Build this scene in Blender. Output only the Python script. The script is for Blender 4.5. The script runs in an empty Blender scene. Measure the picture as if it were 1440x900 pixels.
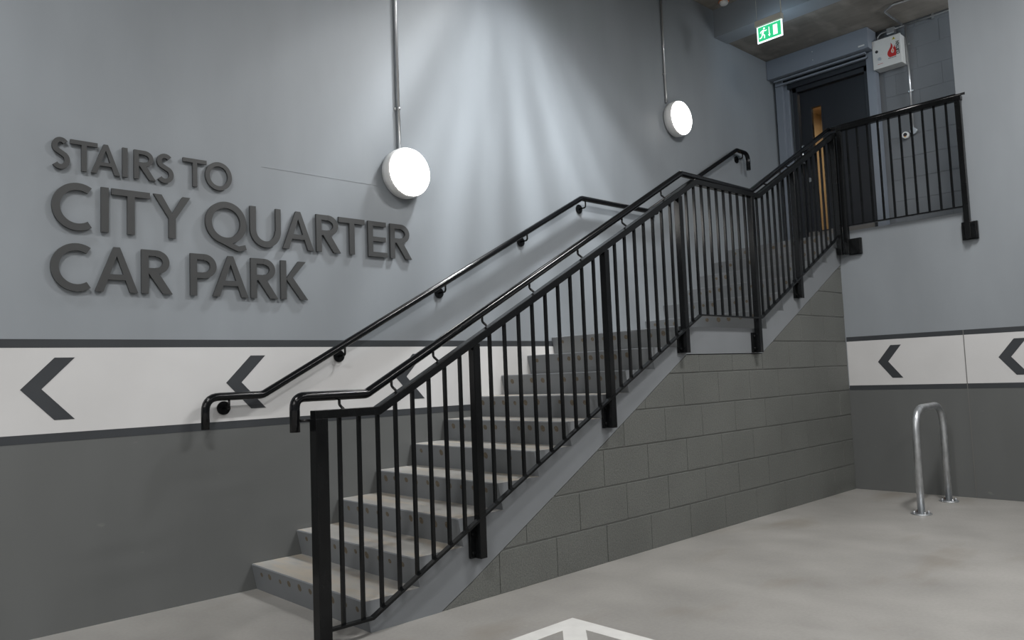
import bpy, bmesh, math, random
from mathutils import Vector, Matrix
random.seed(4)
PI = math.pi
SC = bpy.context.scene
COL = SC.collection

# ------------------------------------------------------------------ camera
cam_d = bpy.data.cameras.new('camera')
cam_d.sensor_width = 36.0
cam_d.lens = 1093.1 / 1440 * 36
cam_d.clip_end = 100
cam = bpy.data.objects.new('camera', cam_d)
COL.objects.link(cam)
_y, _p, _r = 0.81694, 0.07255, -0.039266
_f = Vector((math.cos(_y)*math.cos(_p), math.sin(_y)*math.cos(_p), math.sin(_p)))
_rt = Vector((math.sin(_y), -math.cos(_y), 0)); _up = _rt.cross(_f)
_r2 = math.cos(_r)*_rt + math.sin(_r)*_up
_u2 = -math.sin(_r)*_rt + math.cos(_r)*_up
M = Matrix((_r2, _u2, -_f)).transposed().to_4x4()
M.translation = Vector((-1.9634, -4.3348, 1.148))
cam.matrix_world = M
SC.camera = cam

# ------------------------------------------------------------------ world, exposure
SC.view_settings.view_transform = 'Standard'
SC.view_settings.look = 'None'
SC.view_settings.gamma = 1
SC.view_settings.use_curve_mapping = False
SC.view_settings.exposure = 0.0
wd = bpy.data.worlds.new('world'); SC.world = wd; wd.use_nodes = True
wd.node_tree.nodes['Background'].inputs[0].default_value = (0.8, 0.9, 1.0, 1)
wd.node_tree.nodes['Background'].inputs[1].default_value = 0.05


def area_light(name, loc, sx, sy, power, color=(1, 0.985, 0.97), rot=(0, 0, 0)):
    l = bpy.data.lights.new(name, 'AREA'); l.shape = 'RECTANGLE'
    l.size = sx; l.size_y = sy; l.energy = power; l.color = color
    o = bpy.data.objects.new(name, l); COL.objects.link(o)
    o.location = loc; o.rotation_euler = rot
    return o


# ceiling battens of the car park, rows running back from the stairs
for x, y, e in ((2.7, -3.4, 150), (-2.6, -3.4, 140), (2.7, -7.0, 90), (-2.6, -7.0, 90)):
    area_light('batten_light', (x, y, 4.85), 1.3, 0.3, e)
for x in (-7.0, -11.0):
    for y in (-4.0, -8.0, -12.0):
        area_light('batten_light', (x, y, 4.6), 2.4, 0.6, 110)
area_light('batten_light', (0.5, -11.0, 4.6), 2.4, 0.6, 110)
pl = bpy.data.lights.new('landing_fill', 'POINT'); pl.energy = 55; pl.shadow_soft_size = .25; pl.color = (.93, .97, 1)  # unseen fill added to brighten the upper landing and its soffit
plo = bpy.data.objects.new('landing_fill', pl); COL.objects.link(plo); plo.location = (5.95, -3.3, 4.2)


def wall_washer(name, loc, power, streak, seed, sgn=1.0):
    """Asymmetric wall washer: its ribbed lens spreads an even wash down the wall beside it in a fan of rays,
    with little light above and little towards the room. Intensity depends only on the lamp's own direction."""
    l = bpy.data.lights.new(name, 'POINT'); l.energy = power
    l.shadow_soft_size = 0.13; l.color = (0.96, 0.985, 1.0)
    l.use_nodes = True
    nt = l.node_tree; N = nt.nodes; K = nt.links
    em = next(n for n in N if n.type == 'EMISSION')

    def mth(op, a, b=None, clamp=False):
        n = N.new('ShaderNodeMath'); n.operation = op; n.use_clamp = clamp
        for i, v in enumerate((a, b)):
            if v is None: continue
            if isinstance(v, (int, float)): n.inputs[i].default_value = v
            else: K.new(v, n.inputs[i])
        return n.outputs[0]

    def ramp(v, a, b, c, d):
        r = N.new('ShaderNodeMapRange'); r.interpolation_type = 'SMOOTHSTEP'
        for i, q in zip((1, 2, 3, 4), (a, b, c, d)): r.inputs[i].default_value = q
        K.new(v, r.inputs[0]); return r.outputs[0]

    tc = N.new('ShaderNodeTexCoord'); sp = N.new('ShaderNodeSeparateXYZ')
    K.new(tc.outputs['Normal'], sp.inputs[0])
    nx, ny, dn = mth('MULTIPLY', sp.outputs[0], sgn), mth('MULTIPLY', sp.outputs[1], sgn), mth('MULTIPLY', sp.outputs[2], -sgn)
    wall = mth('MULTIPLY', mth('POWER', mth('MAXIMUM', ny, 0.42), -3.0), 0.42**3)
    room = ramp(ny, -0.05, 0.35, 0.05, 1.0)
    down = ramp(dn, 0.30, 0.80, 0.0, 1.0)
    ang = mth('ARCTAN2', nx, dn)
    side = ramp(mth('ABSOLUTE', ang), 0.32, 1.15, 1.0, 0.06)
    no = N.new('ShaderNodeTexNoise'); no.noise_dimensions = '1D'
    no.inputs['Scale'].default_value = 8.0; no.inputs['Detail'].default_value = 3.0
    K.new(mth('ADD', ang, seed), no.inputs['W'])
    st = ramp(no.outputs[0], 0.33, 0.67, 1-streak, 1+streak)
    out = wall
    for f in (room, down, side, st): out = mth('MULTIPLY', out, f)
    K.new(out, em.inputs['Strength'])
    o = bpy.data.objects.new(name, l); COL.objects.link(o)
    o.location = loc
    return o


wall_washer('wall_washer_light', (2.10, -0.85, 4.62), 500, 0.55, 3.3)
wall_washer('wall_washer_light', (-2.4, -0.85, 4.62), 120, 0.3, 9.1)


# ------------------------------------------------------------------ materials
def mat(name, col, rough=0.5, metal=0.0, spec=0.5, noise=None, bump=None, emit=None, coat=0):
    m = bpy.data.materials.new(name); m.use_nodes = True
    nt = m.node_tree; b = nt.nodes['Principled BSDF']
    b.inputs['Base Color'].default_value = (*col, 1)
    b.inputs['Roughness'].default_value = rough
    b.inputs['Metallic'].default_value = metal
    b.inputs['Specular IOR Level'].default_value = spec
    b.inputs['Coat Weight'].default_value = coat
    N, K = nt.nodes, nt.links
    geo = N.new('ShaderNodeNewGeometry')
    if noise:                       # list of (scale vec, amount, detail)
        prev = None
        for sc, amt, det in noise:
            mp = N.new('ShaderNodeMapping'); mp.inputs['Scale'].default_value = sc
            K.new(geo.outputs['Position'], mp.inputs[0])
            n = N.new('ShaderNodeTexNoise'); n.inputs['Scale'].default_value = 1
            n.inputs['Detail'].default_value = det
            K.new(mp.outputs[0], n.inputs['Vector'])
            r = N.new('ShaderNodeMapRange')
            r.inputs[1].default_value = 0.3; r.inputs[2].default_value = 0.7
            r.inputs[3].default_value = 1 - amt; r.inputs[4].default_value = 1 + amt
            K.new(n.outputs[0], r.inputs[0])
            if prev is None: prev = r.outputs[0]
            else:
                mu = N.new('ShaderNodeMath'); mu.operation = 'MULTIPLY'
                K.new(prev, mu.inputs[0]); K.new(r.outputs[0], mu.inputs[1]); prev = mu.outputs[0]
        vm = N.new('ShaderNodeVectorMath'); vm.operation = 'SCALE'
        vm.inputs[0].default_value = col
        K.new(prev, vm.inputs['Scale']); K.new(vm.outputs[0], b.inputs['Base Color'])
    if bump:                        # (scale, strength, distance)
        n = N.new('ShaderNodeTexNoise'); n.inputs['Scale'].default_value = bump[0]
        n.inputs['Detail'].default_value = 4
        K.new(geo.outputs['Position'], n.inputs['Vector'])
        bp = N.new('ShaderNodeBump'); bp.inputs['Strength'].default_value = bump[1]
        bp.inputs['Distance'].default_value = bump[2]
        K.new(n.outputs[0], bp.inputs['Height']); K.new(bp.outputs[0], b.inputs['Normal'])
    if emit:
        b.inputs['Emission Color'].default_value = (*emit[0], 1)
        b.inputs['Emission Strength'].default_value = emit[1]
    return m


def mix_stain(m, col, scale, lo, hi, amount=1.0, detail=5):
    """Blend a second colour in where a noise is high (dirt, wear)."""
    nt = m.node_tree; N, K = nt.nodes, nt.links; b = N['Principled BSDF']
    geo = N.new('ShaderNodeNewGeometry')
    mp = N.new('ShaderNodeMapping'); mp.inputs['Scale'].default_value = scale
    K.new(geo.outputs['Position'], mp.inputs[0])
    n = N.new('ShaderNodeTexNoise'); n.inputs['Scale'].default_value = 1; n.inputs['Detail'].default_value = detail
    K.new(mp.outputs[0], n.inputs['Vector'])
    r = N.new('ShaderNodeMapRange'); r.inputs[1].default_value = lo; r.inputs[2].default_value = hi
    r.inputs[4].default_value = amount
    K.new(n.outputs[0], r.inputs[0])
    mx = N.new('ShaderNodeMix'); mx.data_type = 'RGBA'
    s = b.inputs['Base Color']
    if s.is_linked: K.new(s.links[0].from_socket, mx.inputs[6])
    else: mx.inputs[6].default_value = s.default_value
    mx.inputs[7].default_value = (*col, 1)
    K.new(r.outputs[0], mx.inputs[0]); K.new(mx.outputs[2], s)
    return m


UP = (0.240, 0.262, 0.283)     # blue-grey wall paint
LO = (0.112, 0.117, 0.116)     # dark grey dado paint
ST = (0.040, 0.044, 0.049)     # charcoal stripe


def wall_mat(name, zsplit):
    """Two coats of paint: dado below zsplit, blue-grey above, roller and scuff marks."""
    m = mat(name, UP, 0.45, spec=0.35, bump=(60, 0.05, 0.002))
    nt = m.node_tree; N, K = nt.nodes, nt.links; b = N['Principled BSDF']
    geo = N.new('ShaderNodeNewGeometry'); sx = N.new('ShaderNodeSeparateXYZ')
    K.new(geo.outputs['Position'], sx.inputs[0])
    lt = N.new('ShaderNodeMath'); lt.operation = 'LESS_THAN'; lt.inputs[1].default_value = zsplit
    K.new(sx.outputs[2], lt.inputs[0])
    mx = N.new('ShaderNodeMix'); mx.data_type = 'RGBA'
    mx.inputs[6].default_value = (*UP, 1); mx.inputs[7].default_value = (*LO, 1)
    K.new(lt.outputs[0], mx.inputs[0])
    mp = N.new('ShaderNodeMapping'); mp.inputs['Scale'].default_value = (2.2, 2.2, 0.7)
    K.new(geo.outputs['Position'], mp.inputs[0])
    n = N.new('ShaderNodeTexNoise'); n.inputs['Scale'].default_value = 1; n.inputs['Detail'].default_value = 6
    K.new(mp.outputs[0], n.inputs['Vector'])
    r = N.new('ShaderNodeMapRange'); r.inputs[1].default_value = .3; r.inputs[2].default_value = .7
    r.inputs[3].default_value = .93; r.inputs[4].default_value = 1.07
    K.new(n.outputs[0], r.inputs[0])
    vm = N.new('ShaderNodeVectorMath'); vm.operation = 'SCALE'
    K.new(mx.outputs[2], vm.inputs[0]); K.new(r.outputs[0], vm.inputs['Scale'])
    K.new(vm.outputs[0], b.inputs['Base Color'])
    # pale scuffs, only on the dado
    mp2 = N.new('ShaderNodeMapping'); mp2.inputs['Scale'].default_value = (9, 9, 22)
    mp2.inputs['Rotation'].default_value = (0, 0.7, 0)
    K.new(geo.outputs['Position'], mp2.inputs[0])
    n2 = N.new('ShaderNodeTexNoise'); n2.inputs['Scale'].default_value = 1; n2.inputs['Detail'].default_value = 8
    K.new(mp2.outputs[0], n2.inputs['Vector'])
    r2 = N.new('ShaderNodeMapRange'); r2.inputs[1].default_value = .70; r2.inputs[2].default_value = .8
    r2.inputs[4].default_value = .5
    K.new(n2.outputs[0], r2.inputs[0])
    mu = N.new('ShaderNodeMath'); mu.operation = 'MULTIPLY'
    K.new(r2.outputs[0], mu.inputs[0]); K.new(lt.outputs[0], mu.inputs[1])
    mx2 = N.new('ShaderNodeMix'); mx2.data_type = 'RGBA'
    K.new(vm.outputs[0], mx2.inputs[6]); mx2.inputs[7].default_value = (.22, .22, .21, 1)
    K.new(mu.outputs[0], mx2.inputs[0]); K.new(mx2.outputs[2], b.inputs['Base Color'])
    return m


m_wall_l = wall_mat('painted_wall_left', 0.93)
m_wall_b = wall_mat('painted_wall_back', 0.92)
m_paint = mat('blue_grey_paint', UP, 0.5, spec=.35, noise=[((2, 2, 2), .05, 5)], bump=(60, .05, .002))
m_band = mat('white_band_paint', (0.56, 0.56, 0.56), 0.5, spec=.35, noise=[((3, 3, 3), .03, 5)])
m_stripe = mat('charcoal_paint', ST, 0.5, spec=.35, noise=[((4, 4, 4), .08, 5)])
m_letter = mat('letter_charcoal', (0.050, 0.052, 0.053), 0.42, spec=.4, noise=[((8, 8, 8), .05, 3)])
m_floor = mat('power_floated_concrete', (0.30, 0.292, 0.277), 0.42, spec=.4,
              noise=[((.8, .8, .8), .12, 4), ((3.2, 2.2, 1), .10, 6), ((60, 60, 60), .05, 3)], bump=(40, .08, .002))
mix_stain(m_floor, (.22, .195, .16), (1.1, 2.4, 1), .57, .72, .6)
mix_stain(m_floor, (.42, .41, .39), (1.6, .9, 1), .60, .75, .5)
m_conc = mat('raw_concrete', (0.20, 0.185, 0.165), 0.8, spec=.2,
             noise=[((1.8, 1.8, 1.8), .22, 6), ((14, 3, 8), .12, 5)], bump=(30, .3, .004))
mix_stain(m_conc, (.30, .28, .25), (3, 6, 3), .50, .75, .8)
m_block = mat('painted_blockwork', (0.122, 0.127, 0.119), 0.55, spec=.3,
              noise=[((2.2, 2.2, 2.2), .08, 5), ((110, 110, 110), .22, 3)], bump=(150, .8, .004))
m_joint = mat('catchlight_mortar', (0.165, 0.17, 0.162), 0.6, spec=.25)  # paler than the blocks: light caught by sloped joints put into the colour
m_blockup = mat('upper_blockwork', (0.155, 0.168, 0.182), 0.6, spec=.3,
                noise=[((2.2, 2.2, 2.2), .05, 5)], bump=(170, .4, .003))
m_stair = mat('stair_paint', (0.182, 0.194, 0.206), 0.5, spec=.35, noise=[((3, 3, 3), .06, 5)], bump=(50, .08, .002))
m_tread = mat('worn_tread', (0.335, 0.328, 0.31), 0.55, spec=.3, noise=[((6, 3, 6), .10, 6)], bump=(60, .1, .002))
mix_stain(m_tread, (.40, .35, .28), (12, 2.0, 4), .50, .62, .7)
mix_stain(m_tread, (.24, .25, .27), (5, 2, 4), .58, .72, .6)
m_plug = mat('filled_hole', (0.14, 0.118, 0.088), 0.8, spec=.2, noise=[((90, 90, 90), .3, 3)])
m_black = mat('black_gloss_paint', (0.0045, 0.005, 0.006), 0.16, spec=.35)
m_blacksat = mat('black_satin_paint', (0.0055, 0.006, 0.0065), 0.19, spec=.22, noise=[((20, 20, 6), .2, 3)])
m_galv = mat('galvanised_steel', (0.50, 0.52, 0.54), 0.36, metal=.85, noise=[((40, 40, 18), .18, 4)])
m_conduit = mat('conduit_steel', (0.55, 0.56, 0.57), 0.35, metal=.9, noise=[((30, 30, 10), .1, 3)])
m_white = mat('white_polycarbonate', (0.72, 0.73, 0.73), 0.4)
m_lamp = mat('opal_diffuser_lit', (1, 1, 1), 0.4, emit=((1, 0.975, 0.92), 13))
m_door = mat('door_charcoal_blue', (0.014, 0.0165, 0.022), 0.45, spec=.4)
m_doorfr = mat('door_frame_dark', (0.020, 0.023, 0.029), 0.45, spec=.4)
m_channel = mat('guide_channel_paint', (0.20, 0.225, 0.265), 0.45)
m_kick = mat('kick_plate_steel', (0.21, 0.20, 0.19), 0.5, metal=.4)
m_dark = mat('dark_gap', (0.02, 0.02, 0.022), 0.7)
m_boxw = mat('enclosure_white', (0.60, 0.61, 0.60), 0.4)
m_red = mat('flame_red', (0.45, 0.016, 0.014), 0.4)
m_orange = mat('flame_orange', (0.75, 0.20, 0.03), 0.4)
m_ink = mat('black_ink', (0.012, 0.012, 0.014), 0.5)
m_yellow = mat('warning_yellow', (0.55, 0.50, 0.06), 0.5)
m_green = mat('exit_green_lit', (0.02, 0.35, 0.15), 0.4, emit=((0.035, 0.60, 0.25), .9))
m_exitw = mat('exit_white_lit', (0.9, 0.9, 0.9), 0.4, emit=((0.85, 0.95, 1.0), 1.3))
m_exith = mat('exit_housing', (0.42, 0.42, 0.38), 0.45)
m_mark = mat('floor_line_paint', (0.66, 0.66, 0.64), 0.5, noise=[((14, 14, 14), .05, 5)])
m_mast = mat('mastic', (0.13, 0.13, 0.125), 0.7)
m_amber = mat('timber_lining', (0.50, 0.41, 0.29), 0.5, noise=[((4, 4, 1), .12, 4)])
m_rust = mat('rusty_bolt', (0.10, 0.035, 0.025), 0.7)
m_glass = bpy.data.materials.new('clear_glass'); m_glass.use_nodes = True
_b = m_glass.node_tree.nodes['Principled BSDF']
_b.inputs['Transmission Weight'].default_value = 1; _b.inputs['Roughness'].default_value = 0.0
_b.inputs['IOR'].default_value = 1.05; _b.inputs['Base Color'].default_value = (.9, .9, .88, 1)


# ------------------------------------------------------------------ mesh helpers
class MB:
    def __init__(s):
        s.bm = bmesh.new(); s.mi = 0
    def _faces(s, fs):
        for f in fs: f.material_index = s.mi
    def box(s, a, b):
        a, b = [min(p, q) for p, q in zip(a, b)], [max(p, q) for p, q in zip(a, b)]
        v = [s.bm.verts.new((x, y, z)) for x in (a[0], b[0]) for y in (a[1], b[1]) for z in (a[2], b[2])]
        q = [(0, 1, 3, 2), (4, 6, 7, 5), (0, 4, 5, 1), (2, 3, 7, 6), (0, 2, 6, 4), (1, 5, 7, 3)]
        s._faces([s.bm.faces.new([v[i] for i in t]) for t in q])
        return s
    def prism(s, pts, off):
        """pts: planar 3D polygon, off: extrusion vector"""
        off = Vector(off)
        a = [s.bm.verts.new(p) for p in pts]; b = [s.bm.verts.new(Vector(p) + off) for p in pts]
        n = len(pts); fs = [s.bm.faces.new(a), s.bm.faces.new(b[::-1])]
        for i in range(n): fs.append(s.bm.faces.new((a[i], b[i], b[(i+1) % n], a[(i+1) % n])))
        s._faces(fs)
        return s
    def bar(s, p, q, w, h, up=(0, 0, 1)):
        """rectangular bar p->q; w across, h along 'up'"""
        p, q = Vector(p), Vector(q); d = (q-p).normalized()
        side = d.cross(Vector(up)).normalized(); u = side.cross(d).normalized()
        pts = [p+side*w/2*i+u*h/2*j for i, j in ((-1, -1), (1, -1), (1, 1), (-1, 1))]
        return s.prism(pts, q-p)
    def sweep_rect(s, pts, w, h, side):
        """mitred rectangular section along pts lying in a plane normal to 'side'"""
        side = Vector(side).normalized(); P = [Vector(p) for p in pts]; rings = []
        for i, p in enumerate(P):
            d0 = (P[i]-P[i-1]).normalized() if i else (P[1]-P[0]).normalized()
            d1 = (P[i+1]-P[i]).normalized() if i < len(P)-1 else d0
            n0 = d0.cross(side).normalized(); n1 = d1.cross(side).normalized()
            n = (n0+n1).normalized(); k = 1/max(.3, n.dot(n0))
            rings.append([s.bm.verts.new(p+side*w/2*a+n*k*h/2*c) for a, c in ((-1, -1), (1, -1), (1, 1), (-1, 1))])
        fs = [s.bm.faces.new(rings[0]), s.bm.faces.new(rings[-1][::-1])]
        for r, t in zip(rings, rings[1:]):
            for i in range(4): fs.append(s.bm.faces.new((r[i], r[(i+1) % 4], t[(i+1) % 4], t[i])))
        s._faces(fs)
        return s
    def cyl(s, p, q, r, n=20, r2=None):
        p, q = Vector(p), Vector(q); d = (q-p).normalized(); r2 = r if r2 is None else r2
        a = d.orthogonal().normalized(); b = d.cross(a)
        A = [s.bm.verts.new(p+(a*math.cos(2*PI*i/n)+b*math.sin(2*PI*i/n))*r) for i in range(n)]
        B = [s.bm.verts.new(q+(a*math.cos(2*PI*i/n)+b*math.sin(2*PI*i/n))*r2) for i in range(n)]
        fs = [s.bm.faces.new(A[::-1]), s.bm.faces.new(B)]
        for i in range(n):
            f = s.bm.faces.new((A[i], A[(i+1) % n], B[(i+1) % n], B[i])); f.smooth = True; fs.append(f)
        s._faces(fs)
        return s
    def lathe(s, prof, c, ax, n=48):
        """prof: list of (radius, height along ax)"""
        c = Vector(c); ax = Vector(ax).normalized(); a = ax.orthogonal().normalized(); b = ax.cross(a)
        R = []
        for r, h in prof:
            R.append([s.bm.verts.new(c+ax*h+(a*math.cos(2*PI*i/n)+b*math.sin(2*PI*i/n))*max(r, 1e-4)) for i in range(n)])
        fs = []
        for u, v in zip(R, R[1:]):
            for i in range(n):
                f = s.bm.faces.new((u[i], u[(i+1) % n], v[(i+1) % n], v[i])); f.smooth = True; fs.append(f)
        fs.append(s.bm.faces.new(R[0][::-1])); fs.append(s.bm.faces.new(R[-1]))
        s._faces(fs)
        return s
    def tube(s, pts, r, fil=0.06, n=16, seg=7):
        P = [Vector(p) for p in pts]; path = [P[0]]
        for i in range(1, len(P)-1):
            a = (P[i-1]-P[i]); b = (P[i+1]-P[i]); la, lb = a.length, b.length; a.normalize(); b.normalize()
            ang = math.acos(max(-1, min(1, a.dot(b))))
            t = min(fil/math.tan(ang/2), la*.45, lb*.45) if ang > .01 else 0
            p0, p2 = P[i]+a*t, P[i]+b*t
            for k in range(seg+1):
                u = k/seg; path.append((1-u)**2*p0+2*u*(1-u)*P[i]+u*u*p2)
        path.append(P[-1])
        d = (path[1]-path[0]).normalized(); a = d.orthogonal().normalized(); rings = []
        for i, p in enumerate(path):
            dn = (path[min(i+1, len(path)-1)]-path[max(i-1, 0)]).normalized()
            a = (a-dn*a.dot(dn)).normalized(); b = dn.cross(a)
            rings.append([s.bm.verts.new(p+(a*math.cos(2*PI*k/n)+b*math.sin(2*PI*k/n))*r) for k in range(n)])
        fs = []
        for u, v in zip(rings, rings[1:]):
            for k in range(n):
                f = s.bm.faces.new((u[k], u[(k+1) % n], v[(k+1) % n], v[k])); f.smooth = True; fs.append(f)
        fs.append(s.bm.faces.new(rings[0][::-1])); fs.append(s.bm.faces.new(rings[-1]))
        s._faces(fs)
        return s
    def build(s, name, mats, parent=None, bevel=0.0, kind=None):
        bmesh.ops.recalc_face_normals(s.bm, faces=s.bm.faces)
        me = bpy.data.meshes.new(name); s.bm.to_mesh(me); s.bm.free()
        for m in (mats if isinstance(mats, (list, tuple)) else [mats]): me.materials.append(m)
        o = bpy.data.objects.new(name, me); COL.objects.link(o)
        if parent: o.parent = parent; o.matrix_parent_inverse = parent_inv(parent)
        if bevel:
            bv = o.modifiers.new('bevel', 'BEVEL'); bv.width = bevel; bv.segments = 2; bv.limit_method = 'ANGLE'
            bv.angle_limit = math.radians(50)
        if kind: o['kind'] = kind
        return o


def parent_inv(p):
    """meshes are built in world coordinates: a mesh parent sits at the origin, an Empty at its own place"""
    return Matrix.Translation(-p.location) if p.type == 'EMPTY' else Matrix.Identity(4)


def thing(name, label, cat, loc=(0, 0, 0), group=None):
    o = bpy.data.objects.new(name, None); COL.objects.link(o)
    o.location = loc; o.empty_display_size = .1
    o['label'] = label; o['category'] = cat
    if group: o['group'] = group
    return o


def tag(o, label, cat, group=None):
    o['label'] = label; o['category'] = cat
    if group: o['group'] = group
    return o


def text_mesh(txt, size, ext):
    cu = bpy.data.curves.new('txt', 'FONT'); cu.body = txt; cu.size = size; cu.extrude = ext; cu.offset = size*.035
    cu.align_x = 'CENTER'; cu.align_y = 'CENTER'; cu.resolution_u = 3
    to = bpy.data.objects.new('txt', cu); COL.objects.link(to)
    bpy.context.view_layer.update()
    me = bpy.data.meshes.new_from_object(to.evaluated_get(bpy.context.evaluated_depsgraph_get()))
    bpy.data.objects.remove(to); bpy.data.curves.remove(cu)
    return me


# ------------------------------------------------------------------ dimensions
G, H, W = 0.28135, 0.14508, 1.185       # going, riser, stair width
LL, G2, H2 = 1.2366, 0.29026, 0.15393   # landing length, upper flight
XB = 5.242                              # face of the back wall
ZU = 10*H + 6*H2                        # upper floor level
XD = 6.55                               # wall with the door
YP = -2.26                              # left edge of the full-height pier
ZC, ZC2 = 4.98, 4.69                    # ceilings
RK = 0.03                               # rake of the risers

# ------------------------------------------------------------------ structure
floor = MB().box((-15, -15, -.2), (XB, 0, 0)).build('floor', m_floor, kind='structure')
wl = MB().box((-15, 0, -.2), (XD+.25, .25, ZC+.2)).build('wall_left', m_wall_l, kind='structure')
wb = MB()
wb.box((XB, YP, -.2), (XB+.25, -.001, ZU-.001))
wb.box((XB, -15, -.2), (XB+.25, YP, ZC+.2))
wb = wb.build('wall_back', m_wall_b, kind='structure')
MB().box((-15.25, -15, -.2), (-15, .25, ZC+.2)).build('wall_west', m_paint, kind='structure')
MB().box((-15.25, -15.25, -.2), (XB+.25, -15, ZC+.2)).build('wall_front', m_paint, kind='structure')
ceil = MB().box((-15, -15, ZC), (XB, -.001, ZC+.2)).build('ceiling', m_conc, kind='structure')
MB().box((XB+.25, -6, ZU-.2), (XD+.25, -.001, ZU-.002)).build('floor_upper', m_floor, kind='structure')
MB().box((XB, YP, ZC2-.012), (XB+.25, -.001, ZC+.2)).build('trim_1', m_paint, kind='structure')
MB().box((XB+.25, -6, ZC2), (XD+.25, -.001, ZC2+.2)).build('ceiling_upper', m_conc, kind='structure')
MB().box((XB+.25, -6.2, ZU-.2), (XD+.25, -6, ZC2+.2)).build('wall_right', m_paint, kind='structure')

# painted bands and chevrons
T = 0.0012
BT, BB, SW = 1.420, 0.917, 0.0425
for z0, z1, nm, m, lb in ((BB, BB+SW, 'painted_stripe', m_stripe, 'charcoal stripe under the white band'),
                          (BT-SW, BT, 'painted_stripe', m_stripe, 'charcoal stripe over the white band'),
                          (BB+SW, BT-SW, 'painted_band', m_band, 'white painted band')):
    o = MB().box((-15, -T, z0), (XB-.01, .0, z1)).build(nm, m, wl); o['label'] = lb
BT2, BB2 = 1.390, 0.900
for z0, z1, nm, m, lb in ((BB2, BB2+SW, 'painted_stripe', m_stripe, 'charcoal stripe under the white band'),
                          (BT2-SW, BT2, 'painted_stripe', m_stripe, 'charcoal stripe over the white band'),
                          (BB2+SW, BT2-SW, 'painted_band', m_band, 'white painted band')):
    o = MB().box((XB-T, -15, z0), (XB, -W-.002, z1)).build(nm, m, wb); o['label'] = lb


def chevron(u, zc, hz, dx, aw):
    return [(u, zc), (u+dx, zc+hz), (u+dx+aw, zc+hz), (u+aw, zc), (u+dx+aw, zc-hz), (u+dx, zc-hz)]


for u in (-2.25, -1.138, -0.133, 1.018):
    o = MB().prism([(x, -T, z) for x, z in chevron(u, 1.176, .153, .146, .09)], (0, -T, 0)).build('chevron', m_stripe, wl)
    o['label'] = 'dark grey chevron pointing left'
for u in (1.458, 2.414, 3.37, 4.33):
    o = MB().prism([(XB-T, -x, z) for x, z in chevron(u, 1.150, .146, .118, .09)], (-T, 0, 0)).build('chevron', m_stripe, wb)
    o['label'] = 'dark grey chevron pointing left'
o = MB().box((XB-.0035, -2.173, 0.0), (XB, -2.167, 1.39)).build('movement_joint', m_mast, wb)
o['label'] = 'thin vertical mastic joint'
MB().box((.1, -.0015, 2.458), (.92, 0, 2.461)).build('plaster_joint', m_paint, wl)

# ------------------------------------------------------------------ staircase
def soffit(x):
    pts = [(.434, 0), (.631, .101), (1.803, .76), (2.66, 1.257), (3.70, 1.257), (XB, 2.075)]
    if x <= pts[0][0]: return 0.
    for (a, b), (c, d) in zip(pts, pts[1:]):
        if x <= c: return b+(d-b)*(x-a)/(c-a)
    return pts[-1][1]


stx = thing('staircase', 'grey painted concrete staircase of two flights with worn pale treads beside left wall', 'staircase', (0, -W/2, 0))
nose = [(i*G, (i+1)*H, i*H) for i in range(10)]
X2 = 9*G + LL
nose += [(X2+i*G2, 10*H+(i+1)*H2, 10*H+i*H2) for i in range(6)]
YS0, YS1 = -.003, -W
plug_me = None
cols = []
for i, (x, z, zb) in enumerate(nose):
    xn = nose[i+1][0]+RK if i < 15 else XB-.001
    rk = RK if i < 15 else .012
    xc = xn                      # where the soffit would cut into the underside of the step
    while soffit(xc) > zb and xc > x+rk: xc -= .002
    pts = [(x, YS0, z-.005), (x+.005, YS0, z), (xn, YS0, z)]
    pts += [(xn, YS0, zb)] if xc == xn else [(xn, YS0, soffit(xn)), (xc, YS0, zb)]
    pts += [(x+rk, YS0, zb)]
    if i: cols.append((x+rk, xc, zb))
    mb = MB().prism(pts, (0, YS1-YS0, 0))
    for f in mb.bm.faces:
        c = f.calc_center_median()
        if abs(c.z-z) < 1e-4: f.material_index = 1
    st = mb.build('step' if i != 9 else 'landing', [m_stair, m_tread], stx)
    # filled holes along the riser
    rk = RK if i < 15 else .012
    n = 11
    for k in range(n):
        if random.random() < .07: continue
        y = -.106-.1115*k*(.97 if i else 1)+random.uniform(-.008, .008)
        if y < -W+.02: continue
        zz = z-.045+random.uniform(-.004, .004)
        xx = x+rk*(z-zz)/(z-zb)
        if plug_me is None:
            po = MB().cyl((-.0012, 0, 0), (.006, 0, 0), .0175, 12).build('riser_plug', m_plug); plug_me = po.data
        else:
            po = bpy.data.objects.new('riser_plug', plug_me); COL.objects.link(po)
        po.parent = st; po.matrix_parent_inverse = Matrix.Identity(4); po.location = (xx, y, zz)
        po.rotation_euler = (0, -math.atan(rk/(z-zb)), 0)
        s = random.uniform(.75, 1.1); po.scale = (1, s, s*random.uniform(.9, 1.15))


mb = MB()
for a, b, zt in cols:
    xs = [a, b]+[v for v in (.434, .631, 1.803, 2.66, 3.70) if a < v < b]
    lo = [(v, YS0, soffit(v)) for v in sorted(xs)]
    if len(lo) >= 2: mb.prism([(a, YS0, zt)]+lo+[(b, YS0, zt)], (0, YS1-YS0, 0))
bmesh.ops.remove_doubles(mb.bm, verts=mb.bm.verts, dist=1e-5)
mb.build('stringer', m_stair, stx)

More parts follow.
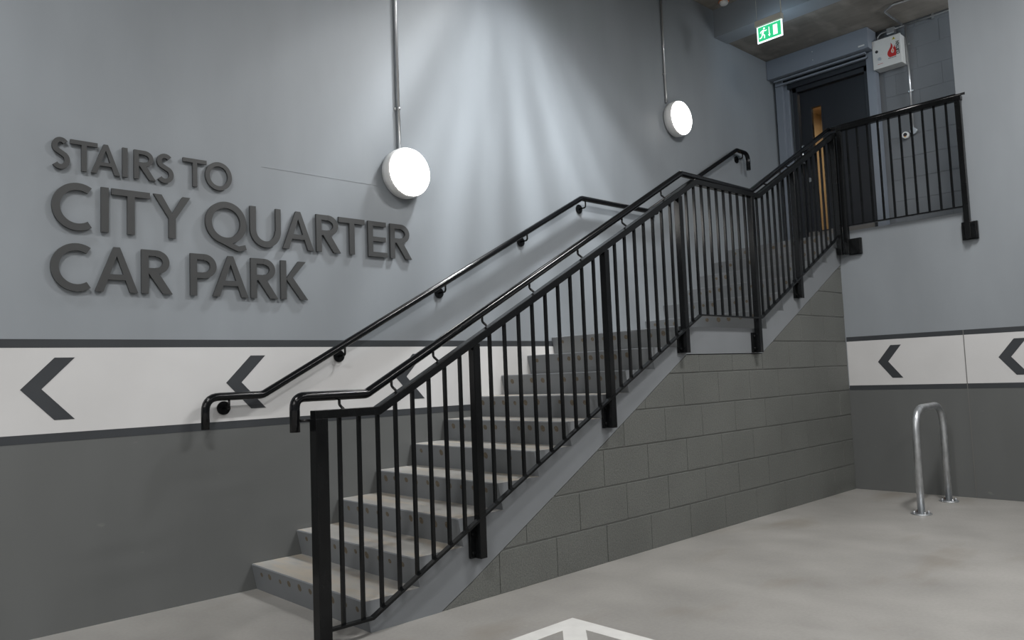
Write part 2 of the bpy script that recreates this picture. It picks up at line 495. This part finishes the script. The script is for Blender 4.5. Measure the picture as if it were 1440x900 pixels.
# ------------------------------------------------------------------ block wall under the stairs
YB = -W+.008
wu = MB()
pts = [(.434, 0), (.631, .101), (1.803, .76), (2.66, 1.257), (3.70, 1.257), (XB-.002, 2.075), (XB-.002, 0)]
wu.prism([(x, YB+.10, z-.006 if 0 < z else 0.0) for x, z in pts], (0, -.099, 0))
wu = wu.build('wall_under_stairs', m_joint, kind='structure')
brk = [.434, .631, 1.803, 2.66, 3.70]
for c in range(10):
    z0, z1 = c*.225+(0 if c == 0 else .0045), (c+1)*.225-.0045
    x = (.853 if c % 2 == 0 else 1.06)-.9
    while x < XB:
        a, b = max(x+.002, .436), min(x+.4425-.002, XB-.003)
        x += .4425
        if b-a < .02: continue
        # polygon of the block clipped by the stair soffit line
        xs = [a, b]+[v for v in brk if a < v < b]
        N_ = 60
        for k in range(N_):
            u0, u1 = a+(b-a)*k/N_, a+(b-a)*(k+1)/N_
            for lim in (z0, z1):
                f0, f1 = soffit(u0)-.007-lim, soffit(u1)-.007-lim
                if f0*f1 < 0: xs.append(u0+(u1-u0)*f0/(f0-f1))
        xs = sorted(set(round(v, 4) for v in xs))
        top = [(v, min(z1, soffit(v)-.007)) for v in xs]
        top = [t for t in top if t[1] >= z0-1e-3]
        if len(top) < 2 or max(t[1] for t in top)-z0 < .012: continue
        top = [(v, max(z0, t)) for v, t in top]
        poly = [(top[0][0], z0)]+top+[(top[-1][0], z0)]
        cl = []
        for p in poly:
            if not cl or math.dist(p, cl[-1]) > 2e-3: cl.append(p)
        if math.dist(cl[0], cl[-1]) < 2e-3: cl.pop()
        if len(cl) < 3: continue
        dy = random.uniform(0, .0015)
        MB().prism([(p, YB+.005, q) for p, q in cl], (0, -.009-dy, 0)).build('block', m_block, wu, bevel=.0025)

# ------------------------------------------------------------------ upper wall with door
DY0, DY1, DZ = -.20, -1.07, ZU+1.98      # door opening
wd_ = MB()
wd_.box((XD+.02, -.001, ZU-.2), (XD+.25, DY0, ZC2))
wd_.box((XD+.02, DY1, ZU-.2), (XD+.25, -6, ZC2))
wd_.box((XD+.02, DY0, DZ), (XD+.25, DY1, ZC2))
wup = wd_.build('wall_upper', m_blockup, kind='structure')
c = 0; z = ZU
while z < ZC2:
    z1 = min(z+.221, ZC2-.004)
    y = -1.10+(.225 if c % 2 else 0)
    while y > -2.9:
        a, b = min(y, -1.21), y-.446
        if a-b > .03:
            MB().box((XD+.0165, a, z), (XD+.021, b, z1)).build('block', m_blockup, wup, bevel=.003)
        y -= .45
    z += .225; c += 1

# door
dr = thing('door_1', 'dark charcoal door with narrow glazed vision panel on upper landing', 'door', (XD, -.63, ZU))
dr['kind'] = 'structure'
del dr['label']; del dr['category']
mb = MB()
mb.box((XD-.03, DY0, ZU), (XD+.12, DY0-.05, DZ)); mb.box((XD-.03, DY1, ZU), (XD+.12, DY1+.05, DZ))
mb.box((XD-.03, DY0, DZ-.06), (XD+.12, DY1, DZ))
mb.build('door_frame', m_doorfr, dr, bevel=.003)
VY0, VY1, VZ0, VZ1 = -.385, -.500, 2.66, 4.085
mb = MB(); x0, x1 = XD+.03, XD+.075
mb.box((x0, DY0-.055, ZU+.005), (x1, VY0, DZ-.065)); mb.box((x0, VY1, ZU+.005), (x1, DY1+.055, DZ-.065))
mb.box((x0, VY0, VZ1), (x1, VY1, DZ-.065)); mb.box((x0, VY0, ZU+.005), (x1, VY1, VZ0))
mb.build('door_leaf', m_door, dr)
mb = MB()
for a, b in (((VY0+.012, VZ0-.012), (VY0, VZ1+.012)), ((VY1, VZ0-.012), (VY1-.012, VZ1+.012)),
             ((VY0, VZ1), (VY1, VZ1+.012)), ((VY0, VZ0-.012), (VY1, VZ0))):
    mb.box((x0-.006, a[0], a[1]), (x0, b[0], b[1]))
mb.build('vision_panel_bead', m_doorfr, dr)
MB().box((XD+.048, VY0, VZ0), (XD+.054, VY1, VZ1)).build('vision_panel', m_glass, dr)
MB().box((x0-.003, DY0-.06, ZU+.01), (x0, DY1+.06, ZU+.285)).build('kick_plate', m_kick, dr)
mb = MB().tube([(x0, -.275, 3.46), (x0-.05, -.275, 3.46), (x0-.05, -.275, 3.66), (x0, -.275, 3.66)], .009, .02, 12)
mb.build('pull_handle', m_galv, dr)
MB().cyl((x0-.008, -.31, 3.26), (x0, -.31, 3.26), .026, 20).build('lock_escutcheon', m_galv, dr)
# lobby behind the door, timber-lined and lit
lob = MB()
lob.box((XD+2.2, .6, ZU-.2), (XD+2.3, -2.6, ZC2)); lob.box((XD+.25, .5, ZU-.2), (XD+2.2, .6, ZC2))
lob.box((XD+.25, -2.6, ZU-.2), (XD+2.2, -2.5, ZC2)); lob.box((XD+.25, .6, ZC2), (XD+2.3, -2.6, ZC2+.1))
lob.box((XD+.25, .6, ZU-.3), (XD+2.3, -2.6, ZU-.2))
lob.build('wall_lobby', m_amber, kind='structure')
area_light('lobby_light', (XD+1.4, -.3, ZC2-.05), .6, .6, 16, (1, .80, .56))

# curtain housing over the door
fc = thing('fire_curtain_housing', 'blue-grey steel fire curtain box with side guides over the dark door', 'fire curtain', (XD-.1, -.6, ZC2-.24))
MB().box((XD-.23, -.004, ZC2-.225), (XD-.001, -1.165, ZC2-.003)).build('housing', m_channel, fc, bevel=.003)
o = MB().box((XD-.2315, -1.06, ZC2-.195), (XD-.23, -1.125, ZC2-.18)).build('maker_label', m_boxw, fc)
o['label'] = 'small white label'
for k, (zz, xx) in enumerate(((ZC2-.243, XD-.15), (ZC2-.283, XD-.11))):
    MB().box((xx-.02, -.05, zz-.012), (xx+.02, -1.10, zz+.006)).build('bottom_bar', m_channel, fc, bevel=.002)
MB().box((XD-.07, -.05, ZC2-.25), (XD-.001, -1.09, ZC2-.225)).build('cover_plate', m_doorfr, fc)
MB().box((XD-.07, -.16, DZ-.01), (XD-.031, -1.09, ZC2-.25)).build('head_plate', m_doorfr, fc)
for ya, yb, gx in ((-.03, -.115, XD-.1), (-.115, -.165, XD-.05), (-1.078, -1.165, XD-.1)):
    MB().box((gx, ya, ZU), (XD-.002, yb, ZC2-.228)).build('guide_channel', m_channel, fc, bevel=.003)
for zz in (ZC2-.07, ZC2-.165):
    MB().cyl((XD-.2325, -.56, zz), (XD-.23, -.56, zz), .006, 10).build('screw', m_galv, fc)

# control box
cb = thing('control_box', 'white wall control box with red flame emblem beside the curtain housing', 'control box', (XD, -1.33, 4.22))
CX = XD-.135
ca, cb_, cz0, cz1 = -1.165, -1.455, 4.235, 4.545
MB().box((CX+.02, ca-.004, cz0+.004), (XD+.0175, cb_+.004, cz1-.004)).build('enclosure', m_boxw, cb, bevel=.005)
cd = MB().box((CX, ca, cz0), (CX+.018, cb_, cz1)).build('enclosure_door', m_boxw, cb, bevel=.004)


def on_box(pts, m, nm, t=.0008, lift=.0):
    return MB().prism([(CX-.0003-lift, ca-u, cz0+v) for u, v in pts], (-t, 0, 0)).build(nm, m, cb)


fl = [(.175, .085), (.158, .10), (.150, .125), (.156, .150), (.172, .172), (.186, .192), (.192, .215), (.190, .238),
      (.205, .212), (.208, .190), (.203, .172), (.213, .178), (.225, .195), (.232, .205), (.228, .185), (.236, .170),
      (.240, .150), (.238, .120), (.237, .088)]
o = on_box(fl, m_red, 'flame_emblem'); o['label'] = 'red flame emblem'
on_box([(.205, .122), (.192, .130), (.188, .146), (.195, .163), (.206, .178), (.216, .160), (.219, .142), (.215, .128)], m_boxw, 'flame_core', .0008, .001)
o = on_box([(.205, .133), (.199, .142), (.202, .156), (.207, .166), (.211, .152), (.211, .140)], m_orange, 'flame_core', .0008, .002)
o['label'] = 'orange flame core'
o = on_box([(.205, .262), (.240, .262), (.2225, .292)], m_yellow, 'warning_triangle'); o['label'] = 'yellow warning triangle'
on_box([(.2195, .267), (.2255, .267), (.2255, .284), (.2195, .284)], m_ink, 'warning_mark', .0008, .001)
me = text_mesh('CURTAIN', .045, .0006)
me.materials.append(m_ink)
to = bpy.data.objects.new('lettering', me); COL.objects.link(to); to.parent = cb
# the word reads upwards
to.matrix_local = Matrix.Translation(Vector((CX-.001, ca-.258, cz0+.165))-cb.location) @ Matrix(((0, 0, -1, 0), (0, 1, 0, 0), (1, 0, 0, 0), (0, 0, 0, 1))).to_4x4()
to.scale = (.72, 1, 1)
to['label'] = 'black word CURTAIN reading upwards'
on_box([(.155, .073), (.235, .073), (.235, .080), (.155, .080)], m_joint, 'small_print')
on_box([(.045, .045), (.10, .045), (.10, .049), (.045, .049)], m_red, 'small_print')
MB().cyl((CX-.006, ca-.045, cz0+.185), (CX, ca-.045, cz0+.185), .015, 18).build('indicator', m_ink, cb)
MB().cyl((CX-.008, ca-.070, cz0+.100), (CX, ca-.070, cz0+.100), .017, 18).build('key_switch', m_galv, cb)

# conduits on the upper landing
cn = thing('wall_conduit', 'galvanised conduit dropping down the upper block wall behind the balustrade', 'conduit', (XD, -1.47, 3.5))
MB().tube([(XD-.015, -1.47, 3.53), (XD-.015, -1.47, ZC2-.03)], .011).build('pipe', m_conduit, cn)
for zz in (4.45, 3.95):
    MB().box((XD-.004, -1.445, zz-.008), (XD+.0175, -1.495, zz+.008)).build('saddle', m_conduit, cn)
cn = thing('ceiling_conduit', 'galvanised conduit running right along the top of the upper block wall', 'conduit', (XD, -1.5, ZC2))
MB().tube([(XD-.015, -1.36, ZC2-.035), (XD-.015, -2.9, ZC2-.035)], .010).build('pipe', m_conduit, cn)
MB().box((XD-.004, -1.72, ZC2-.06), (XD+.0175, -1.74, ZC2-.002)).build('saddle', m_conduit, cn)
cn = thing('ceiling_conduit', 'galvanised conduit bending across the concrete soffit towards the right pier', 'conduit', (6.1, -1.5, ZC2))
MB().tube([(XD-.03, -1.44, ZC2-.02), (6.06, -1.44, ZC2-.02), (5.98, -1.56, ZC2-.02), (6.19, -3.3, ZC2-.02)], .010, .08).build('pipe', m_conduit, cn)
jb = thing('junction_box', 'small grey junction box with curled cable above the white control box', 'junction box', (XD, -1.32, ZC2-.06))
MB().box((XD-.05, -1.29, ZC2-.085), (XD+.0175, -1.37, ZC2-.02)).build('box', m_conduit, jb, bevel=.004)
MB().tube([(XD-.03, -1.29, ZC2-.045), (XD-.03, -1.22, ZC2-.045), (XD-.03, -1.185, ZC2-.08), (XD-.03, -1.20, ZC2-.125), (XD-.04, -1.27, ZC2-.14)], .007, .05, 10).build('cable', m_conduit, jb)
ws = thing('wall_switch', 'small round key switch at the foot of the wall conduit', 'switch', (XD, -1.45, 3.5))
MB().cyl((XD-.035, -1.475, 3.52), (XD+.0175, -1.475, 3.52), .032, 24).build('conduit_box', m_conduit, ws)
MB().cyl((XD-.04, -1.395, 3.495), (XD+.0175, -1.395, 3.495), .034, 24).build('switch_body', m_white, ws)
MB().cyl((XD-.043, -1.395, 3.497), (XD-.04, -1.395, 3.497), .019, 20).build('switch_face', m_ink, ws)
o = MB().box((XD-.045, -1.385, 3.478), (XD-.043, -1.405, 3.482)).build('coloured_mark', m_red, ws); o['label'] = 'red mark'
o = MB().box((XD-.045, -1.385, 3.472), (XD-.043, -1.405, 3.477)).build('coloured_mark', m_yellow, ws); o['label'] = 'yellow mark'

# smoke detector
sd = thing('smoke_detector', 'small round white detector on the concrete ceiling above the beam corner', 'detector', (5.15, -.19, ZC))
MB().lathe([(.045, 0), (.048, .012), (.042, .028), (.03, .04), (.001, .042)], (5.15, -.19, ZC), (0, 0, -1), 24).build('body', m_white, sd)
o = MB().cyl((5.15, -.19, ZC-.006), (5.15, -.19, ZC), .055, 24).build('base', m_orange, sd); o['label'] = 'orange-brown base ring'

# ------------------------------------------------------------------ exit sign
ES = 5.0; ey0, ey1 = -.622, -.888
es = thing('exit_sign', 'green illuminated running man exit sign hanging from the ceiling', 'exit sign', (ES, -.755, 4.33))
MB().box((ES-.03, ey0+.008, 4.488), (ES+.03, ey1-.004, 4.548)).build('housing', m_exith, es, bevel=.004)
MB().box((ES-.004, ey0, 4.325), (ES+.004, ey1, 4.488)).build('lit_panel', m_exitw, es)
lp = MB().box((ES-.0055, ey0-.014, 4.339), (ES+.0055, ey1+.014, 4.482)).build('green_field', m_green, es)


def sgn(pts, nm, side=-1):
    xx = ES-.0055
    return MB().prism([(xx, ey0-u, 4.33+v) for u, v in pts], (-.0012, 0, 0)).build(nm, m_exitw, es)


mb = MB(); xx = ES-.0056


def cap(a, b, w):
    (u0, v0), (u1, v1) = a, b
    mb.bar((xx, ey0-u0, 4.33+v0), (xx, ey0-u1, 4.33+v1), w, .0016, up=(1, 0, 0))


mb.cyl((xx-.0008, ey0-.078, 4.33+.128), (xx+.0008, ey0-.078, 4.33+.128), .0095, 14)
for a, b, w in (((.070, .112), (.058, .072), .019), ((.070, .110), (.092, .100), .007), ((.092, .100), (.104, .108), .007),
                ((.066, .108), (.044, .104), .007), ((.044, .104), (.036, .088), .007), ((.058, .074), (.080, .060), .009),
                ((.080, .060), (.078, .030), .009), ((.056, .072), (.048, .045), .009), ((.048, .045), (.024, .040), .009)):
    cap(a, b, w)
mb.build('running_figure', m_exitw, es)
mb = MB(); mb.prism([(xx-.0006, ey0-u, 4.33+v) for u, v in ((.126, .126), (.134, .126), (.134, .052), (.143, .052), (.130, .030), (.117, .052), (.126, .052))], (.0014, 0, 0))
mb.build('arrow', m_exitw, es)
sgn([(.172, .030), (.216, .030), (.216, .128), (.172, .128)], 'door_symbol')
area_light('exit_sign_light', (ES+.012, -.755, 4.40), .24, .14, 2.2, (.62, .80, 1.0), (0, -PI/2, 0))
MB().cyl((ES, ey1+.006, 4.548), (ES, ey1+.006, ZC), .005, 10).build('hanging_rod', m_exith, es)
MB().cyl((ES, ey0-.004, 4.548), (ES, ey0-.004, ZC), .002, 8).build('hanging_wire', m_exith, es)

# ------------------------------------------------------------------ bulkhead lamps
for nm, x, z, pipe_x, lb1, lb2, clipz in (
        ('bulkhead_lamp', 1.115, 2.56, 1.095, 'lit round white bulkhead lamp on the wall right of the lettering', 'steel conduit running up the wall from the lamp beside the lettering', 3.02),
        ('bulkhead_lamp', 4.385, 3.60, 4.27, 'smaller looking lit round bulkhead lamp high on the wall near the door', 'steel conduit running up the wall from the lamp nearer the door', 4.04)):
    t = thing(nm, lb1, 'lamp', (x, 0, z), 'round bulkhead lamps on the left wall')
    R_ = .172
    MB().lathe([(R_*.86, 0), (R_*.98, .012), (R_, .045), (R_, .085), (R_*.96, .098)], (x, -.001, z), (0, -1, 0), 56).build('body', m_white, t)
    MB().lathe([(R_*.95, 0), (R_*.93, .012), (R_*.86, .022), (R_*.6, .031), (R_*.3, .034), (.001, .035)], (x, -.099, z), (0, -1, 0), 56).build('diffuser', m_lamp, t)
    c = thing('lamp_conduit', lb2, 'conduit', (pipe_x, 0, z+.17))
    MB().cyl((pipe_x, -.016, z+.15), (pipe_x, -.016, ZC), .0105, 14).build('pipe', m_conduit, c)
    for cz in (clipz, clipz+.9):
        if cz < ZC-.1:
            MB().box((pipe_x-.024, -.005, cz-.008), (pipe_x+.024, 0, cz+.008)).build('saddle', m_conduit, c)
            MB().cyl((pipe_x, -.016, cz-.008), (pipe_x, -.016, cz+.008), .0135, 14).build('saddle', m_conduit, c)

# ------------------------------------------------------------------ lettering
SWT = .155        # stroke weight relative to cap height


def arc(cx, cz, rx, rz, a0, a1, w, n=22):
    """list of quads for an elliptic ring segment; rx, rz are outer radii"""
    q = []
    for k in range(n):
        t0 = math.radians(a0+(a1-a0)*k/n); t1 = math.radians(a0+(a1-a0)*(k+1)/n)
        q.append([(cx+rx*math.cos(t0), cz+rz*math.sin(t0)), (cx+rx*math.cos(t1), cz+rz*math.sin(t1)),
                  (cx+(rx-w)*math.cos(t1), cz+(rz-w)*math.sin(t1)), (cx+(rx-w)*math.cos(t0), cz+(rz-w)*math.sin(t0))])
    return q


def strip(pts, w):
    """thick polyline with mitred joins"""
    q = []; L_, R2 = [], []
    for i, p in enumerate(pts):
        a = pts[i-1] if i else None; b = pts[i+1] if i < len(pts)-1 else None
        def nrm(u, v):
            dx, dz = v[0]-u[0], v[1]-u[1]; l = math.hypot(dx, dz); return (-dz/l, dx/l)
        n0 = nrm(a, p) if a else nrm(p, b); n1 = nrm(p, b) if b else n0
        nx, nz = n0[0]+n1[0], n0[1]+n1[1]; l = math.hypot(nx, nz); nx /= l; nz /= l
        k = w/2/max(.4, nx*n0[0]+nz*n0[1])
        L_.append((p[0]+nx*k, p[1]+nz*k)); R2.append((p[0]-nx*k, p[1]-nz*k))
    for i in range(len(pts)-1): q.append([L_[i], L_[i+1], R2[i+1], R2[i]])
    return q


def glyph(ch, w):
    s = SWT
    if ch == 'I': return [[(0, 0), (w, 0), (w, 1), (0, 1)]]
    if ch == 'T':
        return [[(0, 1-s*.9), (w, 1-s*.9), (w, 1), (0, 1)], [(w/2-s/2, 0), (w/2+s/2, 0), (w/2+s/2, 1-s*.9), (w/2-s/2, 1-s*.9)]]
    if ch == 'E':
        return [[(0, 0), (s, 0), (s, 1), (0, 1)], [(s, 1-s*.85), (w*.96, 1-s*.85), (w*.96, 1), (s, 1)],
                [(s, .5-s*.4), (w*.94, .5-s*.4), (w*.94, .5+s*.42), (s, .5+s*.42)], [(s, 0), (w, 0), (w, s*.85), (s, s*.85)]]
    if ch == 'A':
        c = w/2; k = s*1.10; ht = s*.42
        zt = .27; zb = zt+s*.8
        lx = lambda z: k+(c-ht*0-k)*min(1, z/.84)*1.0
        inner = lambda z: k + (c-k)*(z/.80)
        return [[(0, 0), (k, 0), (c+ht*.0, .80), (c, 1), (c-ht, 1)], [(w, 0), (w-k, 0), (c, .80), (c, 1), (c+ht, 1)][::-1],
                [(inner(zt)-.03, zt), (w-inner(zt)+.03, zt), (w-inner(zb)+.03, zb), (inner(zb)-.03, zb)]]
    if ch == 'Y':
        c = w/2; k = s*1.15
        return [[(c-s/2, 0), (c+s/2, 0), (c+s/2, .46), (c-s/2, .46)],
                [(0, 1), (k, 1), (c, .58), (c+s/2, .46), (c-s/2, .46)], [(w, 1), (w-k, 1), (c, .58), (c-s/2, .46), (c+s/2, .46)][::-1]]
    if ch == 'K':
        return [[(0, 0), (s, 0), (s, 1), (0, 1)], [(s*.95, .52), (s*1.9, .52), (w*.93, 1), (w*.93-s*1.35, 1)],
                [(s*1.0, .52), (s*2.0, .60), (w, 0), (w-s*1.35, 0)]]
    if ch in 'RP':
        q = [[(0, 0), (s, 0), (s, 1), (0, 1)]]
        bw = w*(.90 if ch == 'R' else 1.0); rz = .275 if ch == 'R' else .29; cz = 1-rz
        rx = min(bw*.55, .30); cx = bw-rx
        q += [[(s, 1-s*.88), (cx, 1-s*.88), (cx, 1), (s, 1)], [(s, cz-rz), (cx, cz-rz), (cx, cz-rz+s*.88), (s, cz-rz+s*.88)]]
        q += arc(cx, cz, rx, rz, -90, 90, s*.95)
        if ch == 'R': q += [[(cx-s*1.1, cz-rz+.03), (cx+s*.35, cz-rz+.04), (w, 0), (w-s*1.35, 0)]]
        return q
    if ch == 'O': return arc(w/2, .5, w/2, .52, 0, 360, s, 44)
    if ch == 'Q':
        return arc(w*.5, .5, w*.5, .52, 0, 360, s, 44)+strip([(w*.38, .06), (w*.62, -.05), (w*.80, -.12), (w*.98, -.07)], s*.8)
    if ch == 'C':
        cx = w*.60; return arc(cx, .5, cx, .52, 57, 303, s, 34)
    if ch == 'U':
        rx = w/2; return [[(0, .42), (s, .42), (s, 1), (0, 1)], [(w-s*.9, .42), (w, .42), (w, 1), (w-s*.9, 1)]]+arc(rx, .42, rx, .44, 180, 360, s, 26)
    if ch == 'S':
        pts = []
        h = s/2
        for a in range(35, 231, 15): pts.append((w*.5+(w*.46-h)*math.cos(math.radians(a)), .745+(.27-h)*math.sin(math.radians(a))))
        pts = [p for p in pts]
        for a in range(50, -146, -15): pts.append((w*.5+(w*.5-h)*math.cos(math.radians(a)), .28+(.30-h)*math.sin(math.radians(a))))
        return strip(pts, s)
    return []


rows = [
    [('S', -1.015, -.931), ('T', -.929, -.803), ('A', -.833, -.695), ('I', -.683, -.658), ('R', -.626, -.516),
     ('S', -.513, -.421), ('T', -.370, -.239), ('O', -.246, -.093)],
    [('C', -1.012, -.816), ('I', -.787, -.750), ('T', -.737, -.546), ('Y', -.528, -.332), ('Q', -.249, -.010), ('U', .013, .206),
     ('A', .217, .424), ('R', .443, .614), ('T', .603, .795), ('E', .821, .967), ('R', .994, 1.168)],
    [('C', -1.016, -.821), ('A', -.816, -.608), ('R', -.591, -.431), ('P', -.335, -.189), ('A', -.211, -.003),
     ('R', .013, .181), ('K', .200, .378)]]
zrow = [(2.277, 2.434), (1.973, 2.208), (1.664, 1.899)]
sg = thing('wall_lettering', 'raised charcoal letters STAIRS TO CITY QUARTER CAR PARK on the grey wall', 'sign', (.08, 0, 1.66))
for row, (z0, z1) in zip(rows, zrow):
    for ch, xa, xb in row:
        h = z1-z0; w = (xb-xa)/h; mb = MB()
        for k, q in enumerate(glyph(ch, w)):
            mb.prism([(xa+u*h, -.007+k*.00003, z0+v*h) for u, v in q], (0, -.016-k*.00006, 0))
        mb.build('letter', m_letter, sg)

# ------------------------------------------------------------------ wall handrail
wh = thing('wall_handrail', 'black tubular handrail fixed along the left wall above the stairs', 'handrail', (0, -.08, 1.1))
WY = -.08
MB().tube([(-.284, WY, .925), (-.284, WY, 1.10), (.045, WY, 1.10), (2.88, WY, 2.612), (3.80, WY, 2.612), (5.41, WY, 3.462), (5.64, WY, 3.462), (5.64, WY, 3.28)],
          .0225, .085, 20).build('rail', m_black, wh)
for x, z in ((-.151, 1.035), (.592, 1.320), (1.405, 1.757), (2.228, 2.197), (2.93, 2.540), (3.95, 2.605), (5.53, 3.395)):
    mb = MB().cyl((x, -.001, z), (x, -.010, z), .038, 28)
    zr = {-.151: 1.10, 3.95: 2.69, 5.53: 3.46, 2.93: 2.612}.get(x, None)
    xr = x
    if zr is None: zr = 1.10+(xr-.045)*.5333
    mb.tube([(x, -.008, z), (x, WY, z), (x, WY, zr-.015)], .0065, .02, 10)
    mb.build('bracket', m_blacksat, wh)

# ------------------------------------------------------------------ stair balustrade
YR = -1.225
bl = thing('stair_balustrade', 'black steel balustrade with vertical bars along the open side of the stairs', 'balustrade', (0, YR, 0))
top_pts = [(-.265, 1.014), (.067, 1.014), (2.806, 2.495), (3.69, 2.508), (5.185, 3.290)]
bot_pts = [(-.22, .083), (.005, .083), (2.78, 1.530), (3.62, 1.528), (5.150, 2.335)]


def along(pts, x):
    for (a, b), (c, d) in zip(pts, pts[1:]):
        if x <= c: return b+(d-b)*(x-a)/(c-a)
    return pts[-1][1]


MB().sweep_rect([(x, YR, z) for x, z in top_pts], .05, .038, (0, 1, 0)).build('top_rail', m_blacksat, bl, bevel=.003)
MB().sweep_rect([(x, YR-.012, z) for x, z in bot_pts], .03, .012, (0, 1, 0)).build('bottom_rail', m_blacksat, bl)
posts = [(-.236, .0, .060), (.676, .225, .045), (1.768, .810, .045), (2.600, 1.265, .045), (3.590, 1.262, .045), (4.325, 1.715, .045), (5.158, 2.150, .045)]
for i, (x, zb, s) in enumerate(posts):
    zt = along(top_pts, x)-.017
    po = MB().box((x-s/2, YR-.0225-(s-.045)/2, zb), (x+s/2, YR+.0225+(s-.045)/2, zt)).build('post', m_blacksat, bl, bevel=.003)
    if i == 0:
        MB().box((x-.07, YR-.06, 0), (x+.07, YR+.06, .010)).build('base_plate', m_blacksat, po)
        for a in (-1, 1):
            for b in (-1, 1): MB().cyl((x+a*.052, YR+b*.044, .0), (x+a*.052, YR+b*.044, .028), .009, 10).build('bolt', m_rust, po)
    elif i < 6:
        MB().box((x-.052, -W-.001, zb+.0), (x+.052, -W-.018, zb+.155)).build('fixing_plate', m_blacksat, po, bevel=.002)
        for a in (-1, 1):
            for b in (.03, .125): MB().cyl((x+a*.038, -W-.018, zb+b), (x+a*.038, -W-.030, zb+b), .009, 8).build('bolt', m_blacksat, po)
bal_me = None
for (a, b), n in zip(zip([p[0] for p in posts], [p[0] for p in posts][1:]), (8, 9, 7, 9, 7, 8)):
    for k in range(n):
        x = a+(b-a)*(k+1)/(n+1)
        MB().box((x-.008, YR-.008, along(bot_pts, x)), (x+.008, YR+.008, along(top_pts, x)-.017)).build('baluster', m_blacksat, bl)
HY = -1.155
hp = [(-.314, HY, .940), (-.314, HY, 1.094), (.055, HY, 1.094), (2.75, HY, 2.565), (3.72, HY, 2.565), (5.245, HY, 3.367)]
MB().tube(hp, .0225, .05, 20).build('handrail', m_black, bl)
hz = [(-.314, 1.094), (.055, 1.094), (2.75, 2.565), (3.72, 2.565), (5.235, 3.362)]
for x in (-.09, .20, .46, .80, 1.17, 1.60, 2.05, 2.50, 3.0, 3.5, 3.95, 4.35, 4.75):
    zt = along(hz, x); zr = along(top_pts, x)
    MB().tube([(x, HY, zt-.015), (x, HY, (zt+zr)/2-.005), (x+.01, YR+.02, zr+.0)], .0065, .02, 10).build('handrail_bracket', m_blacksat, bl)
MB().cyl((-.314, HY, .99), (-.25, YR+.02, .99), .006, 10).build('handrail_bracket', m_blacksat, bl)

# ------------------------------------------------------------------ landing balustrade
ub = thing('landing_balustrade', 'black steel balustrade with vertical bars across the upper landing edge', 'balustrade', (5.192, -1.75, 2.2))
UX = 5.192
MB().bar((UX, -1.2525, 3.330), (UX, -2.315, 3.330), .05, .038).build('top_rail', m_blacksat, ub, bevel=.003)
MB().bar((UX, -1.25, 2.413), (UX, -2.29, 2.413), .03, .012).build('bottom_rail', m_blacksat, ub)
for y, zb in ((-1.276, 2.150), (-2.285, 2.140)):
    po = MB().box((UX-.0225, y-.0225, zb), (UX+.0225, y+.0225, 3.312)).build('post', m_blacksat, ub, bevel=.003)
    dy = -.055 if y > -2 else -.0
    MB().box((UX+.02, y+.055+dy, zb-.005), (XB-.001, y-.065+dy, zb+.145)).build('fixing_plate', m_blacksat, po, bevel=.003)
    MB().box((UX+.001, y+.02, zb), (UX+.03, y-.06+dy, zb+.14)).build('fixing_bracket', m_blacksat, po, bevel=.003)
    for a in (.025, -.045):
        for b in (.02, .12): MB().cyl((UX-.008, y+a+dy, zb+b), (UX+.02, y+a+dy, zb+b), .009, 8).build('bolt', m_blacksat, po)
for k in range(10):
    y = -1.25-(1.035)*(k+1)/11
    MB().box((UX-.008, y-.008, 2.413), (UX+.008, y+.008, 3.313)).build('baluster', m_blacksat, ub)
MB().tube([(5.25, HY, 3.37), (5.262, -1.21, 3.375), (5.262, -2.33, 3.375)], .0225, .03, 20).build('handrail', m_black, ub)
for y in (-1.6, -2.0):
    MB().tube([(5.262, y, 3.36), (5.24, y, 3.33), (UX+.02, y, 3.33)], .0065, .02, 10).build('handrail_bracket', m_blacksat, ub)

# ------------------------------------------------------------------ cycle stand
cs = thing('cycle_stand', 'galvanised steel hoop cycle stand on the concrete floor by the back wall', 'cycle stand', (4.63, -2.065, 0))
MB().tube([(4.285, -2.076, .005), (4.310, -2.072, .785), (4.955, -2.052, .785), (4.962, -2.051, .005)], .026, .19, 24, 14).build('hoop', m_galv, cs)
for x, y in ((4.285, -2.076), (4.962, -2.051)):
    f = MB().cyl((x, y, 0), (x, y, .008), .072, 32).build('base_flange', m_galv, cs)
    for a in (45, 135, 225, 315):
        a = math.radians(a)
        MB().cyl((x+.054*math.cos(a), y+.054*math.sin(a), .008), (x+.054*math.cos(a), y+.054*math.sin(a), .024), .009, 8).build('bolt', m_rust if a < 1.6 else m_galv, f)

# ------------------------------------------------------------------ floor marking (box with a cross)
fx, fy, L_, w_ = .782, -1.747, 1.3, .09
mb = MB()
mb.box((fx-L_, fy-w_, 0), (fx, fy, .0012)); mb.box((fx-L_, fy-L_, 0), (fx, fy-L_+w_, .0012))
mb.box((fx-w_, fy-L_+w_, 0), (fx, fy-w_, .0012)); mb.box((fx-L_, fy-L_+w_, 0), (fx-L_+w_, fy-w_, .0012))
d = .052*math.sqrt(2)
mb.prism([(fx-w_+0, fy-w_-d+.0, 0), (fx-w_, fy-w_, 0), (fx-w_-d, fy-w_, 0), (fx-L_+w_, fy-L_+w_+d, 0), (fx-L_+w_, fy-L_+w_, 0), (fx-L_+w_+d, fy-L_+w_, 0)], (0, 0, .0012))
o = mb.build('painted_marking', m_mark, floor)
o['label'] = 'white painted box with diagonal line'
